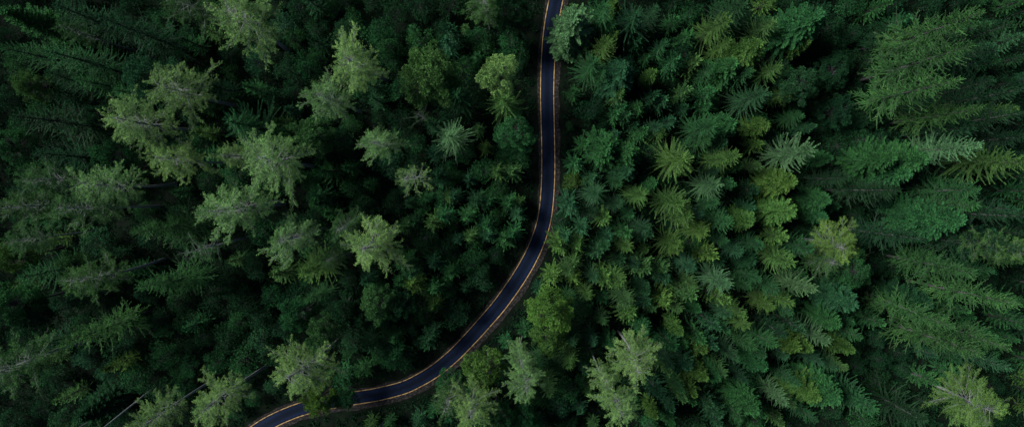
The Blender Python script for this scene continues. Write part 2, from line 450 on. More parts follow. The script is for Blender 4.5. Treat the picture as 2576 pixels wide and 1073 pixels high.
def broadleaf(seed, h, R, clumps=80, dens=260, leaf=0.3, cr=1.0, flat=0.75, cb=0.35, bark=None):
    rng = np.random.default_rng(seed)
    tb = Tubes()
    r0 = h * 0.014 + 0.04
    top = h * 0.72
    zs = np.linspace(-0.4, top, 8)
    wob = rng.normal(size=2) * .4
    ap = lambda z: np.array([wob[0] * math.sin(z / h * 3), wob[1] * math.sin(z / h * 2.2), z])
    tb.add([ap(z) for z in zs], [r0 * (1 - 0.75 * max(z, 0) / top) for z in zs], 7)
    zc = h * (cb + 1) / 2; rz = h * (1 - cb) / 2
    ph = rng.uniform(0, 6.28, 4)
    Q, TN = [], []
    for i in range(clumps):
        f = (i + .5) / clumps
        cz = 1 - 1.55 * f                         # from the top down to a little under the middle
        a = i * 2.39996 + rng.normal() * .3
        rr = math.sqrt(max(0, 1 - cz * cz)); rad = rng.uniform(0.72, 1.02) * (1 + 0.16 * math.sin(3 * a + ph[0]) + .12 * math.sin(5 * a + ph[1] + 4 * cz))
        if rng.uniform() < .22: rad *= .6
        c = np.array([R * rr * rad * math.cos(a), R * rr * rad * math.sin(a), zc + rz * cz * rng.uniform(.82, 1.0) * (0.8 + .2 * rad)]) * np.array([1, 1, 1])
        hgt = min(top * .98, max(h * cb, c[2] - 0.5 * math.hypot(c[0], c[1]) - .5))
        p0 = ap(hgt); mid = (p0 + c) / 2 + np.array([0, 0, .15 * math.hypot(c[0], c[1])])
        tb.add([p0, mid, c], [r0 * .3, r0 * .2, r0 * .06], 4)
        k = cr * rng.uniform(.7, 1.3)
        m = int(dens * k * k)
        n = norm(rng.normal(size=(m, 3))); n[:, 2] = np.where(rng.uniform(size=m) < .7, np.abs(n[:, 2]), n[:, 2])
        n = norm(n)
        rl = k * rng.uniform(.35, 1.05, m) ** .6
        P = c + n * rl[:, None] * np.array([1, 1, flat])
        D = norm(n * .7 + rng.normal(size=(m, 3)) * .8 + np.array([0, 0, -.1]))
        Q.append(leaves(P, D, leaf * rng.uniform(.6, 1.3, m), leaf * .6 * rng.uniform(.7, 1.3, m), rng, norm(np.cross(D, n + rng.normal(size=(m, 3)) * .5)) ))
        tint = np.clip(.5 + rng.normal() * .2, 0, 1)
        TN.append(np.clip(tint + rng.normal(size=m) * .2, 0, 1))
    return tb.build("trunk", bark or M_bark), quad_mesh("crown", np.concatenate(Q), M_leaf, np.concatenate(TN))

# each kind: list of (height, radius, trunk mesh, crown mesh)
LIB = {}
def reg(kind, h, R, pair): LIB.setdefault(kind, []).append((h, R, *pair))
for i in range(3):   # tall old spruces with long combed arms
    reg('T', 40, 7.5, conifer(100 + i, 40, 7.5, cb=0.2, dz=1.05, per=5, power=0.72, droop=.2, rise=.5, twig=.42, step=.14, lw=.13, lean=.5, uneven=.42, bare=.04, sub=3))
for i in range(4):   # star shaped spruces
    reg('S', 28, 4.8, conifer(200 + i, 28, 4.8, cb=0.12, dz=1.05, per=7, power=.6, droop=.1, rise=.55, twig=.34, step=.12, lw=.12, bare=.08, lean=.4, uneven=.36))
for i in range(3):   # dense firs with knobby branch ends
    reg('K', 28, 5.0, conifer(300 + i, 28, 5.0, cb=0.10, dz=.55, per=7, power=.6, droop=.05, rise=.3, twig=.75, step=.2, lw=.2, fat=True, lean=.3, uneven=.28, rmin=.8))
for i in range(5):
    reg('F', 33, 5.0, feathery(400 + i, 33, 5.0))
for i in range(4):
    reg('B', 20, 4.5, broadleaf(500 + i, 20, 4.5, clumps=95, cr=.78, dens=300, leaf=.27))
reg('D', 30, 4.2, feathery(600, 30, 4.2, nb=40, tufts=9, dens=44, sparse=.8))
reg('D', 30, 4.2, feathery(601, 30, 4.2, nb=28, tufts=8, dens=34, sparse=.6, lobes=.5))
for i in range(4):   # young conifers
    reg('Y', 11, 2.4, conifer(700 + i, 11, 2.4, cb=.06, dz=.62, per=6, power=.75, droop=.0, rise=.55, twig=.38, step=.18, lw=.13, uneven=.3))
for i in range(4):   # saplings and bushes
    reg('H', 7, 2.4, broadleaf(800 + i, 7, 2.4, clumps=34, dens=120, leaf=.26, cr=.75, cb=.1))

TINT = {
 'y': (0.042, 0.102, 0.024), 'g': (0.018, 0.072, 0.025), 'd': (0.009, 0.036, 0.015),
 'b': (0.017, 0.062, 0.028), 'w': (0.074, 0.145, 0.033), 'p': (0.100, 0.200, 0.066), 'q': (0.034, 0.092, 0.028), 'v': (0.058, 0.135, 0.026),
 'n': (0.050, 0.120, 0.050), 't': (0.025, 0.080, 0.023),
}
KIND = {'T': ('spruce_tree', 'tree'), 'S': ('spruce_tree', 'tree'), 'K': ('fir_tree', 'tree'), 'F': ('feathery_tree', 'tree'),
        'B': ('broadleaf_tree', 'tree'), 'D': ('bare_tree', 'tree'), 'Y': ('young_conifer', 'young tree'), 'H': ('bush', 'bush')}

# ------------------------------------------------------------------ the trees of the photograph: tip u, v, crown half width, kind+colour, [height]
CAT = """
215,30,70,Td 40|189,77,36,Fq 26|0,25,50,Kg|125,18,50,Sd|5,112,45,Sg|115,130,58,Sg 32|350,185,58,Bb 26|60,212,36,Bq|110,195,42,Sd|190,195,40,Sg|285,215,42,Sg|445,226,72,Fp|328,302,78,Fp|30,290,58,Sd 34|240,290,36,Bd|12,358,46,Bg|255,392,42,Bg|470,8,55,Fq
588,52,84,Fp 36|905,150,68,Fp|826,246,58,Fp|568,306,64,Sg 32|950,362,52,Fp 28|1072,185,70,Bq 26|1110,215,42,Bq 22|775,340,48,Bq|700,350,38,Bg|1052,285,28,Dq 20
1247,182,48,Bp 26|1263,246,46,Sy 30|1297,330,46,Bg 20|1138,238,42,Sg 26|1117,334,46,Sn 30|1220,12,46,Fq 24|1280,18,48,Bd|1285,98,28,Hg 10|1054,100,30,Hg 9|1194,88,26,Hg 8|1215,115,28,Hg 8|1170,160,26,Hg 8
1444,42,62,Kn 28|1432,98,38,Kn 20|1522,100,44,Sy 30|1495,150,46,Sg 26|1568,175,56,Kb 26|1522,14,46,Sg|1550,80,28,Sy 20|1610,30,58,Sd 30|1826,38,46,Sy 30|1735,84,30,Yg|1872,10,48,Sd 28|1945,60,38,Sq 24|2055,45,68,Kg 30
1905,112,56,Ky 32|1850,160,48,Kg 26|1962,168,40,Sy 30|2010,205,42,Bb 20|1997,228,30,Sy 22|1922,235,48,Sb 28|1755,150,32,Yq 12|1730,225,32,Yq 12|1650,240,34,Yd 12|1697,300,22,Yb 12|1668,330,27,Sy 18|1788,314,46,Sg 28|1852,308,42,Kg 26|1932,314,34,Ky 20|2025,285,30,Sg 20|2052,383,56,Sn 34|1790,355,34,Sg 24
2490,24,66,Tt 42|2456,114,70,Tt 42|2403,203,68,Tt 40|2508,210,40,Sd 32|2494,268,54,Tt 36|2522,122,44,Sb 30|2572,60,60,Td 40|2590,225,50,Td 38|2585,290,48,Td 36|2458,318,44,Sb 30|2570,345,46,Sd 32|2105,170,42,Bd 12|2112,280,38,Bd 12
80,390,46,Sd 28|110,445,54,Fq 30|264,462,60,Fp|440,400,58,Fp|57,520,58,Fq 30|213,530,58,Fq|8,480,42,Sd|338,582,60,Tt 36|60,600,46,Fq 28|20,640,40,By 20|170,665,34,Bq 16|45,695,50,Sg 30|225,690,62,Fq 33|332,745,62,Tt 36|488,622,46,Dq 30
585,398,42,Fp 30|690,412,82,Fp 34|588,524,80,Fp 34|718,596,60,Fp 32|925,622,74,Fp 32|862,572,44,Fq 26|828,660,32,Fq 22|746,690,46,Sy 28|1038,438,46,Dp 34
1247,433,28,Yq 12|1225,503,26,Yg 11|1275,510,28,Yg 11|1079,560,30,Yq 13|1170,545,30,Yg 13|1222,566,30,Yg 12|1300,538,26,Yb 10|1180,598,24,Yq 11|1226,594,26,Yb 12|1085,664,30,Yb 11|1138,489,24,Yb 10|1208,703,30,Hb 8|1173,447,26,Yb 9|1125,500,22,Yq 8
1502,485,38,Sb 22|1439,454,22,Hy 6|1435,514,34,Yb 12|1526,548,26,Yy 14|1467,573,28,Yb 14|1404,618,32,Yy 13|1456,618,26,Yy 12|1505,636,26,Yb 14|1446,664,24,Yq 12|1390,700,32,Yy 12|1446,702,26,Yy 12|1530,702,32,Yy 14|1410,560,24,Hd 6
1523,372,54,Kg 26|1581,384,50,Kg 26|1581,428,42,Kb 22|1728,400,58,Sy 32|1826,398,32,Sy 24|1857,401,38,Sy 28|1994,462,50,Ky 26|1998,534,50,Ky 26|1816,464,44,Sn 28|1861,462,26,Yg 16|1620,492,36,Sy 26|1711,508,50,Sy 32|1737,538,44,Sy 28|1837,559,42,Sg 28|1900,560,38,Ky 22|1776,583,40,Sy 26
1582,583,28,Yg 16|1634,594,26,Yb 16|1536,600,24,Yb 14|1708,618,38,Sy 26|1805,646,32,Yy 18|1914,622,28,Sg 22|1895,657,34,Kd 18|1752,674,32,Sb 22|1627,674,32,Yq 16|1567,657,26,Yd 12|2000,664,40,Sy 30|2105,618,66,Fw 20|2075,655,48,Fq 18|1907,699,26,Sg 22|1680,700,28,Yb 12
2085,503,42,Kg 20|2454,372,50,Sn 36|2250,400,54,Kg 28|2318,392,56,Kg 30|2285,440,46,Kg 26|2575,398,56,Sy 36|2263,482,44,Td 34|2461,482,50,Sg 34|2452,513,48,Sg 34|2410,566,60,Kg 34|2330,605,46,Td 34|2505,622,44,Fq 34|2460,688,54,Tt 34|2508,685,34,Sg 28|2570,548,50,Td 38|2580,625,54,Td 38|2196,685,34,Kd 16|2158,678,44,Bg 20
17,767,54,Bg 24|70,800,46,Bd 20|133,767,32,Sd 22|196,750,22,Hg 12|137,866,64,Tt 36|15,935,76,Fq 34|385,1050,56,Fp 32|180,1055,48,Kd 20|60,880,40,Sd 20
540,1012,64,Fp 33|762,930,78,Fp 32|795,1015,38,Bv 15|862,1002,34,Bg 10|737,795,42,Bg 20|807,830,40,Bq 22|860,785,40,Bd 18|772,757,30,Sg 22|945,765,44,Bq 22|1003,775,40,Bd 20|905,800,32,Bd 16
1385,785,54,Bv 24|1378,848,46,By 20|1313,915,40,Fp 28|1312,965,52,Fp 30|1215,935,48,By 22|1185,1020,66,Fp 32|1130,1015,44,Fq 28|1130,975,34,Bg 18|1318,1066,40,Bg 16|1606,915,62,Fp 34|1545,1015,54,Fp 34|1515,955,34,Fp 32|1240,1065,44,Bg 22
1404,914,32,Hd 8|1456,774,34,Hg 9|1480,880,34,Hd 9|1430,980,36,Hg 8|1833,716,46,Sn 28|1949,728,34,Sg 24|1986,767,32,Sy 26|1942,770,30,Sy 22|1824,760,26,Yy 18|1830,791,30,Sb 20|1879,823,32,Sy 22|1809,826,24,Yb 16|2047,733,42,Sn 30|1947,870,40,Sg 28|1890,872,30,Sg 24|2010,879,40,Ky 24|2087,865,38,Sn 28|2026,830,26,Yb 16|1926,926,38,Kg 22|1805,952,40,Kg 20
1680,763,34,Yy 15|1746,749,34,Yq 15|1592,791,36,Yy 13|1630,760,30,Yb 13|1767,851,26,Yg 14|1774,886,28,Yy 14|1798,872,26,Yb 15|1732,921,34,Yb 15|1686,935,30,Yq 14|1753,994,28,Yy 14|1725,1008,28,Yq 14|1662,998,28,Yb 13|1788,1022,28,Yb 14|1690,1033,28,Yb 12|1820,1050,30,Yb 14|1980,1012,34,Sn 24|1914,1040,50,Kg 28|2050,1005,54,Ky 24
2158,763,50,Kb 28|2109,816,40,Kg 22|2172,851,30,Sg 24|2142,883,30,Ky 22|2109,928,30,Sb 20|2102,1003,60,Kg 26|2216,1040,44,Sg 32|2410,812,54,Tt 36|2553,876,50,Tt 38|2476,905,60,Tt 38|2550,935,36,Sb 34|2568,777,56,Tt 38|2437,1008,84,Fw 25|2330,1066,46,Sd 30|2340,770,46,Kd 28
1000,225,30,Hg 9|860,82,30,Hb 8|762,165,32,Hg 8|947,80,30,Hg 9|975,115,28,Hg 10|685,245,26,Hb 8|905,520,32,Hb 8|877,470,28,Hg 8|1035,560,28,Yd 9|985,510,28,Hd 7|560,700,34,Hd 8|600,760,34,Hd 8|560,850,36,Hd 8|640,860,34,Hb 8|640,800,30,Hd 7|690,905,28,Hd 7
"""
rngp = random.Random(7)
trees = []     # dicts
for item in CAT.replace("\n", "|").split("|"):
    if not item.strip(): continue
    a, *hh = item.split()
    u, v, r, kc = a.split(","); u, v, r = float(u), float(v), float(r)
    kd, tc_ = kc
    if hh: h = float(hh[0])
    else: h = {'T': 38, 'S': 32 if r > 57 else 30 if r > 44 else 26, 'K': 28, 'F': 33, 'B': 24 if r > 48 else 18, 'D': 30, 'Y': 12, 'H': 7}[kd]
    if kd in 'SK': h *= 0.70 if u > 1400 else 0.84
    if kd in 'SK' and 1480 < u < 2200: r *= 0.93
    if kd == 'T': h *= 0.88; r *= 0.94
    if kd == 'F': r *= 0.95
    f = {'F': .8, 'D': .85, 'B': .85, 'H': .8}.get(kd, 1.0)
    zc = {'T': .35, 'S': .4, 'K': .4, 'F': .7, 'D': .7, 'B': .65, 'Y': .4, 'H': .6}[kd] * h
    x, y = px2w(u, v, h * f)
    trees.append(dict(u=u, v=v, r=r, k=kd, c=tc_, h=h, x=x, y=y, R=r * (CAM_H - zc) / F * (1.14 if kd in 'SY' else 1.0), cat=True))

# young growth between them
YOUNG = """
-112.9,-50.6,Hb,7.2,2.89|37.1,-61.0,Kg,13.4,2.42|-39.8,-10.4,Yb,9.7,2.45|-68.3,-30.6,Hg,6.5,2.88|-110.1,-65.8,Hd,7.3,3.06|87.6,43.7,Yg,12.4,3.47|-89.8,20.5,Hb,8.0,4.00|-5.0,-42.0,Yg,8.5,2.30
-44.6,41.4,Hg,7.4,2.98|111.7,2.6,Yq,8.1,1.97|-10.0,3.6,Hg,7.6,3.64|-67.7,-54.3,Hb,6.0,2.35|-126.7,-64.0,Hb,7.7,2.79|120.4,-25.2,Yq,10.8,3.10|-107.1,0.2,Hd,8.0,3.77|52.7,4.4,Kg,13.5,2.18
-90.5,-2.1,Yg,7.8,2.18|122.0,6.9,Yb,10.6,2.56|-86.0,-59.5,Yb,10.3,2.87|60.0,-58.3,Yg,12.5,3.64|-12.2,31.6,Yg,10.4,2.65|58.1,-41.5,Kb,16.1,2.67|-135.4,16.1,Hg,5.4,2.33|-141.6,-54.0,Hd,6.1,2.46
26.7,29.4,Hb,6.0,2.70|-58.2,-18.5,Yg,8.5,2.15|-124.9,-21.4,Hd,5.4,2.68|72.7,-36.6,Yd,10.6,2.86|-92.5,-14.8,Hb,6.9,2.57|29.9,-36.3,Kg,16.0,2.81|120.3,35.4,Yb,10.5,3.24|-94.2,9.4,Hb,5.5,2.19
69.0,-39.7,Ky,16.7,2.98|-86.0,-41.0,Hd,7.6,2.75|-56.2,-3.6,Yd,7.5,2.30|-56.4,-46.3,Hg,5.9,2.48|-29.2,10.8,Hg,5.7,2.65|-77.5,-53.4,Hb,5.9,2.61|104.9,-44.1,Yb,8.7,2.36|58.5,-12.6,Hd,5.0,2.11
87.0,-42.0,Sb,16.3,2.79|120.0,-41.1,Hg,8.3,3.35|-102.4,-7.9,Hg,4.8,2.30|-43.4,-49.6,Yg,9.6,2.90|-133.5,-47.8,Hg,6.2,2.65|112.6,33.0,Yb,12.2,3.84|41.5,3.2,Yg,8.3,2.29|16.8,1.1,Yb,9.9,3.18
41.6,-7.7,Sb,17.1,2.78|-56.2,-9.8,Hd,7.2,3.39|125.4,-61.3,Yb,9.0,2.78|-116.8,7.0,Hg,7.9,3.92|-125.8,-9.4,Yg,12.1,3.65|123.8,11.9,Yg,7.2,2.13|93.1,-41.3,Hb,5.8,2.38|-70.8,42.0,Hg,5.7,2.42
88.1,-48.6,Yb,10.8,2.69|-76.3,2.1,Hg,7.0,3.46|-33.3,43.6,Hd,8.0,3.27|32.2,14.3,Sb,15.9,2.80|31.2,6.1,Hd,8.1,3.88|37.3,40.5,Yg,8.7,2.77|5.6,-50.6,Sq,17.8,3.36|14.9,9.6,Yg,11.6,3.50
-104.9,-52.3,Hg,8.5,3.44|91.0,34.8,Sq,18.0,3.52|86.3,-8.6,Ky,16.6,2.80|77.7,-45.5,Sq,15.7,2.74|-61.2,-30.7,Hd,7.5,3.57|-48.6,34.1,Hg,4.8,1.84|114.4,12.4,Yb,9.4,2.87|86.0,-25.5,Sb,14.5,2.92
-15.8,-27.5,Yd,7.3,2.33|-133.0,3.8,Yg,10.8,3.09|16.7,19.1,Hd,8.0,3.21|115.9,45.6,Yg,7.0,1.71|114.2,-6.3,Yg,10.3,2.56|-39.1,-35.2,Hg,8.1,3.67|-124.3,3.3,Hb,7.5,2.78|-13.7,-20.4,Hg,7.6,3.75
-110.1,-32.5,Hd,6.0,2.24|-26.2,-28.5,Yq,7.7,2.35|3.7,-27.6,Yb,9.4,2.57|110.1,-45.1,Yg,9.2,2.61|-12.2,13.8,Yq,9.9,2.51|-115.5,28.3,Hg,7.1,3.52|-89.0,39.3,Hb,5.4,2.46|65.1,22.6,Sb,15.4,3.16
12.6,23.0,Yg,8.6,2.55|-64.5,-39.2,Hd,7.2,3.32|-28.7,-42.6,Hd,4.5,1.85|72.2,-43.5,Sb,16.2,3.07|-130.3,-53.2,Yg,8.2,2.04|126.2,-34.1,Yd,8.4,2.53|-40.9,-0.1,Yg,9.4,2.81|22.9,-23.3,Sy,18.6,3.59
-125.7,33.5,Yg,11.5,3.59|94.0,18.8,Sd,17.5,2.94|-15.8,39.9,Yq,7.0,1.82|122.4,-29.7,Yg,12.3,3.42|112.6,38.6,Yg,10.7,3.22|28.6,-11.2,Sb,17.1,3.53|-38.5,17.8,Hd,5.0,1.98|-3.5,3.0,Yq,11.2,3.58
-100.8,17.0,Hd,8.1,2.91|28.6,-51.7,Hd,4.8,2.40|121.6,24.7,Hd,7.0,2.54|48.2,20.5,Hg,4.6,2.00|28.1,35.4,Yg,11.0,3.20|87.0,-15.5,Sg,17.6,3.24|-83.2,19.5,Yg,8.1,2.30|-49.5,-15.5,Hg,7.1,3.33
23.7,21.9,Yq,12.1,3.04|16.5,-7.1,Sd,14.9,2.66|75.8,-20.7,Yq,11.7,3.40|47.5,32.7,Sy,17.4,3.14|118.3,-54.9,Yd,8.8,2.58|-26.7,-35.6,Hd,4.9,2.15|-18.7,46.3,Hd,8.2,4.03|4.1,-56.5,Hg,6.8,3.07
79.3,26.6,Sb,16.9,2.70|-137.2,-9.7,Hg,4.9,1.77|-76.4,-20.1,Yq,9.0,2.55|-62.5,1.9,Hd,7.4,3.64|-69.6,-3.5,Hg,7.8,3.33|54.5,-25.2,Sg,14.0,2.53|65.3,-48.0,Sg,17.4,3.29|88.8,-62.1,Hg,7.6,3.77
34.6,20.3,Yb,11.6,3.24|-97.6,43.0,Hd,5.7,2.37|120.5,1.7,Yb,8.2,2.02|59.4,20.8,Sd,14.6,2.45|23.2,12.4,Yb,7.7,2.03|22.9,-48.4,Sy,15.1,2.60|-5.2,12.3,Yg,10.2,2.98|-105.6,-39.2,Hb,8.5,3.07
35.6,-44.0,Sb,16.1,3.22|43.3,-31.7,Kg,13.2,2.37|3.8,-45.6,Sg,16.4,2.97|-53.2,-52.2,Yq,7.7,2.19|-11.7,25.5,Hd,7.5,3.27|-7.5,-9.5,Hg,5.1,2.46|112.0,-28.0,Yq,9.8,2.41|28.8,19.1,Yg,11.3,3.00
-102.1,-22.6,Yg,11.8,3.34|82.8,45.8,Hg,7.3,3.49|40.9,7.7,Hb,7.8,3.47|53.7,-57.6,Sg,17.1,3.39|73.9,-8.5,Kg,13.2,2.59|10.7,-22.0,Sq,16.3,2.89|-122.4,-56.9,Yq,11.4,3.04|22.8,-5.6,Sb,15.1,3.03
-78.2,34.0,Hd,5.7,2.76|-7.0,-50.3,Hd,6.8,3.24|52.0,-31.0,Sy,18.6,3.49|51.7,-8.3,Hb,6.1,2.28|-109.4,34.8,Yq,7.7,2.45|114.5,-23.2,Yg,10.8,2.85|64.3,11.6,Yb,8.8,2.53|15.7,-48.2,Yb,10.7,2.78
115.6,-38.3,Yg,12.4,3.95|-119.4,-47.0,Hb,5.9,2.88|-103.5,32.4,Hd,4.8,1.99|-67.6,37.1,Yd,7.9,2.48|-97.1,-46.4,Hg,8.2,3.74|-71.6,-24.2,Yd,8.5,2.07|75.8,-13.4,Sb,16.9,3.43|41.4,-2.2,Hd,5.7,2.45
-46.9,47.7,Hd,5.7,2.23|-101.1,4.3,Hd,6.2,3.05|-5.8,32.3,Hg,6.2,2.23|-131.4,-6.6,Yb,9.2,2.31|-19.5,-59.8,Yd,12.4,3.85|-41.5,-20.6,Hd,5.7,2.74|-92.6,30.4,Yd,11.5,3.49|19.9,-34.4,Sq,14.3,2.61
31.1,26.3,Ky,14.3,2.44|11.0,-29.3,Sg,16.7,3.07|-118.5,-37.5,Hg,6.4,2.51|113.6,-34.0,Yg,8.1,2.54|-41.0,-41.6,Yd,11.3,3.25|70.0,-23.5,Yg,10.8,3.07|-69.5,24.0,Yg,12.7,3.23|-103.5,-28.9,Hb,5.5,2.41
-15.9,8.0,Hg,6.2,2.78|-45.3,-6.2,Yg,8.3,2.56|-32.0,-1.4,Hb,4.9,1.83|106.9,2.5,Yd,9.5,2.63|125.2,-40.1,Yg,8.2,2.40|-91.1,-44.2,Hd,4.7,1.79|-114.8,0.1,Hd,4.6,1.66|19.7,-15.3,Sg,14.1,2.69
27.5,-58.0,Hg,6.2,2.98|-128.0,18.6,Hg,7.6,3.13|91.2,-31.0,Yq,11.4,2.73|-136.5,38.4,Hd,5.7,2.25|11.7,-38.9,Sd,18.3,3.21|30.8,40.9,Sb,16.6,3.18|-81.4,7.6,Yg,12.8,3.40|38.8,-51.4,Sg,14.5,2.58
43.0,-55.4,Yg,11.9,2.93|-14.3,-55.6,Sg,17.9,3.32|-61.7,29.8,Hb,7.9,3.17|-14.7,-60.6,Hd,8.1,3.95|57.3,4.6,Sq,15.1,2.50|-70.3,31.7,Hb,6.8,3.37|-75.0,8.3,Hb,5.2,2.08|-26.0,-14.7,Hd,8.2,3.47
-28.3,21.9,Hg,4.7,1.95|69.9,-30.5,Hg,5.9,2.75|-28.3,-63.1,Yb,10.2,3.01|-32.4,-25.3,Yg,11.0,2.72|121.3,-19.3,Yq,12.3,3.22|-21.7,-4.4,Hg,5.4,2.39|113.8,-60.8,Yq,10.7,3.13|110.6,-53.8,Hb,7.3,2.68
60.4,39.5,Sb,14.8,2.81|22.1,-40.9,Kg,14.9,2.50|-58.4,45.2,Hd,7.8,2.98|15.1,33.8,Yq,11.2,2.78|-12.7,-4.3,Yb,12.6,3.57|92.3,-5.5,Hb,5.4,2.37|-65.4,-16.6,Hd,7.0,2.66|-77.7,-9.0,Yg,10.7,3.13
54.3,-48.0,Sd,17.0,2.93|-114.8,-15.9,Hb,8.2,3.94|101.4,25.5,Yg,12.1,3.26|-29.0,39.4,Yg,7.2,2.11|32.7,-31.9,Yq,10.5,3.27|-73.9,-58.6,Hg,4.7,1.98|-91.0,-37.6,Hd,7.9,2.97|34.8,-21.4,Yq,11.6,3.40
-85.8,27.5,Yg,10.9,3.01|-24.5,-60.6,Yg,8.6,2.21|111.9,-17.6,Yg,10.8,3.05|16.8,-54.0,Yq,9.6,2.51|81.6,-53.4,Kb,15.8,3.20|-94.2,-32.1,Hd,6.0,2.80|80.3,-30.9,Hd,7.4,3.50|-129.8,26.5,Yg,11.0,2.79
-53.6,15.5,Yg,11.2,3.34|-39.4,-29.0,Hg,8.0,3.64|73.1,6.5,Kg,15.7,2.54|-110.9,5.6,Yd,11.7,3.54|15.5,-27.7,Sy,15.4,3.08|-79.1,-62.2,Hg,4.9,1.87|116.8,-48.0,Yq,11.8,3.14|-77.6,-28.3,Yd,11.1,2.70
75.2,19.1,Hb,5.0,1.81|-45.9,7.2,Yd,8.7,2.10|5.0,-33.5,Yg,12.2,3.86|77.2,39.2,Hd,7.7,3.27|-63.3,7.9,Hb,8.0,3.27|-1.5,36.9,Yd,7.6,2.01|-36.6,-64.3,Yg,7.7,2.23|-91.9,-8.3,Hb,6.9,2.55
40.0,32.9,Hd,8.2,3.75|117.9,17.3,Yq,12.6,3.43|46.8,2.5,Sd,14.8,3.05|-23.4,8.0,Yb,10.2,3.06|123.9,-53.9,Yg,9.2,2.70|101.2,-61.9,Yq,7.8,2.48|70.5,-58.2,Sg,16.5,2.99|92.5,40.2,Yg,12.2,3.77
-18.1,17.5,Hd,8.0,3.82|41.0,-24.5,Sq,15.1,2.92|-126.5,-46.6,Yq,8.7,2.69|73.7,33.9,Sg,15.5,3.02|122.2,-6.6,Yb,9.7,2.79|-127.4,41.7,Hd,8.3,3.40|-55.2,26.1,Yq,7.1,1.80|63.5,-30.3,Sg,17.6,3.11
-64.1,-23.3,Yq,12.0,3.83|81.3,-59.8,Hb,6.2,2.57|-1.1,-52.6,Sb,18.3,3.33|49.1,-52.2,Hd,6.1,2.81|49.0,-46.3,Sq,14.6,3.03|-121.3,16.2,Hd,6.2,3.07|-35.8,36.6,Hg,7.4,3.31|98.4,-54.9,Yd,10.0,2.67
49.0,44.1,Yg,11.1,2.75|-105.8,44.5,Hb,5.4,2.05|-136.2,22.1,Hb,7.4,2.82|-99.9,-14.1,Hb,6.4,2.92|96.8,-22.4,Yq,10.2,2.66|44.6,27.0,Sg,15.9,2.66|-39.3,10.8,Yq,11.4,2.92|65.8,-60.9,Yq,10.7,2.81
126.6,-20.0,Hd,4.8,2.06|-54.5,39.7,Hd,5.9,2.85|104.8,-57.3,Yd,8.2,2.41|-111.1,-7.0,Yq,8.9,2.51|52.1,24.9,Sg,18.4,3.41|84.8,38.4,Yb,7.1,2.23|126.1,-13.0,Yd,7.8,2.00|67.3,-15.5,Sg,18.2,3.73
-129.9,-17.5,Yq,7.8,2.12|102.6,45.0,Hd,7.2,2.89|-46.3,15.4,Hg,5.0,2.50|-95.9,-25.8,Hd,7.7,3.21|109.1,-31.9,Yg,12.9,3.57|-5.9,43.7,Hd,7.7,3.39|-47.1,-25.4,Hd,4.9,2.39|18.9,26.3,Sg,17.0,3.08
21.3,-56.3,Yg,11.5,3.47|22.8,0.8,Sg,14.7,2.43|-42.5,25.5,Hg,8.0,3.08|10.4,-13.3,Yb,12.9,3.45|31.8,-0.6,Kg,15.1,2.93|49.7,-35.6,Sg,14.8,2.83|57.6,-6.4,Yb,11.0,2.93|-11.7,-14.2,Hg,6.2,2.59
-35.5,4.6,Hb,8.1,3.75|84.1,14.9,Sg,18.6,3.09|-97.9,-55.8,Hd,7.4,3.54|-132.1,-26.2,Yq,11.3,2.82|8.9,-58.5,Hb,7.9,3.24|-69.3,4.0,Yq,9.8,2.84|-0.4,-38.6,Yg,9.9,2.61|-58.0,-24.6,Hg,6.6,2.91
-61.2,23.9,Hd,6.3,2.41|-113.9,21.3,Hd,8.1,3.62|-82.0,39.4,Yq,9.7,2.36|54.6,40.2,Sb,18.7,3.31|66.0,28.0,Yg,8.6,2.44|85.1,10.2,Hd,8.2,3.05|-62.4,15.6,Yq,11.0,2.70|126.3,25.9,Hb,5.0,1.83
-51.9,7.1,Hd,6.1,2.83|79.2,-6.1,Yg,7.4,2.31|18.3,-64.0,Yq,8.0,2.20|-28.4,33.0,Hd,7.1,2.66|-140.6,-65.1,Hb,7.5,3.04|84.1,-0.7,Sg,16.1,2.92|-120.7,-65.6,Hg,8.1,3.23|-135.9,-41.8,Hd,7.7,3.63
53.1,-17.0,Sb,15.7,3.06|74.0,25.4,Yg,12.2,3.35|48.9,-14.1,Sg,16.8,2.72|82.6,30.8,Yq,12.2,3.41|88.2,17.0,Yg,12.2,3.21|69.7,19.9,Hd,6.4,3.07|25.1,-15.7,Sy,17.0,2.99|-31.1,-10.9,Yq,10.1,2.90
-107.0,12.0,Yb,9.6,2.64|61.9,-64.1,Hg,5.1,2.15|-83.1,-48.0,Hg,7.8,2.85|31.2,-17.3,Yq,7.5,1.82|-39.6,47.3,Hb,6.3,2.39|-133.4,-62.3,Hd,5.3,1.94|67.5,33.6,Ky,14.1,2.37|88.6,-34.9,Yg,12.5,3.71
22.1,43.1,Ky,13.6,2.62|-41.2,32.3,Hb,5.5,2.07|-69.7,-12.4,Hg,7.5,3.60|-78.0,-37.8,Hg,5.9,2.57|51.0,-41.7,Sb,17.4,3.24|-118.9,47.5,Hb,6.0,2.62|-134.4,47.9,Hd,6.4,3.16|-54.7,32.8,Hg,5.8,2.17
-18.1,-34.5,Hd,7.2,3.52|37.4,24.9,Hd,5.8,2.10|-7.2,-2.1,Hg,6.4,2.93|17.1,41.8,Hg,6.4,2.49|-18.0,-14.8,Yb,8.3,2.36|80.7,36.1,Sg,15.0,2.90|101.5,-19.4,Yg,12.5,3.51|33.1,-63.9,Hg,6.3,2.34
103.3,-50.5,Yg,10.7,3.30|30.6,-41.9,Yg,12.0,3.54|112.1,27.0,Hd,5.1,1.99|117.6,39.6,Yd,8.6,2.24|-41.6,-64.6,Yq,8.6,2.41|-97.2,-39.9,Yg,8.5,2.13|-1.6,-4.4,Yq,7.3,1.95|-66.5,46.8,Hb,5.1,2.43
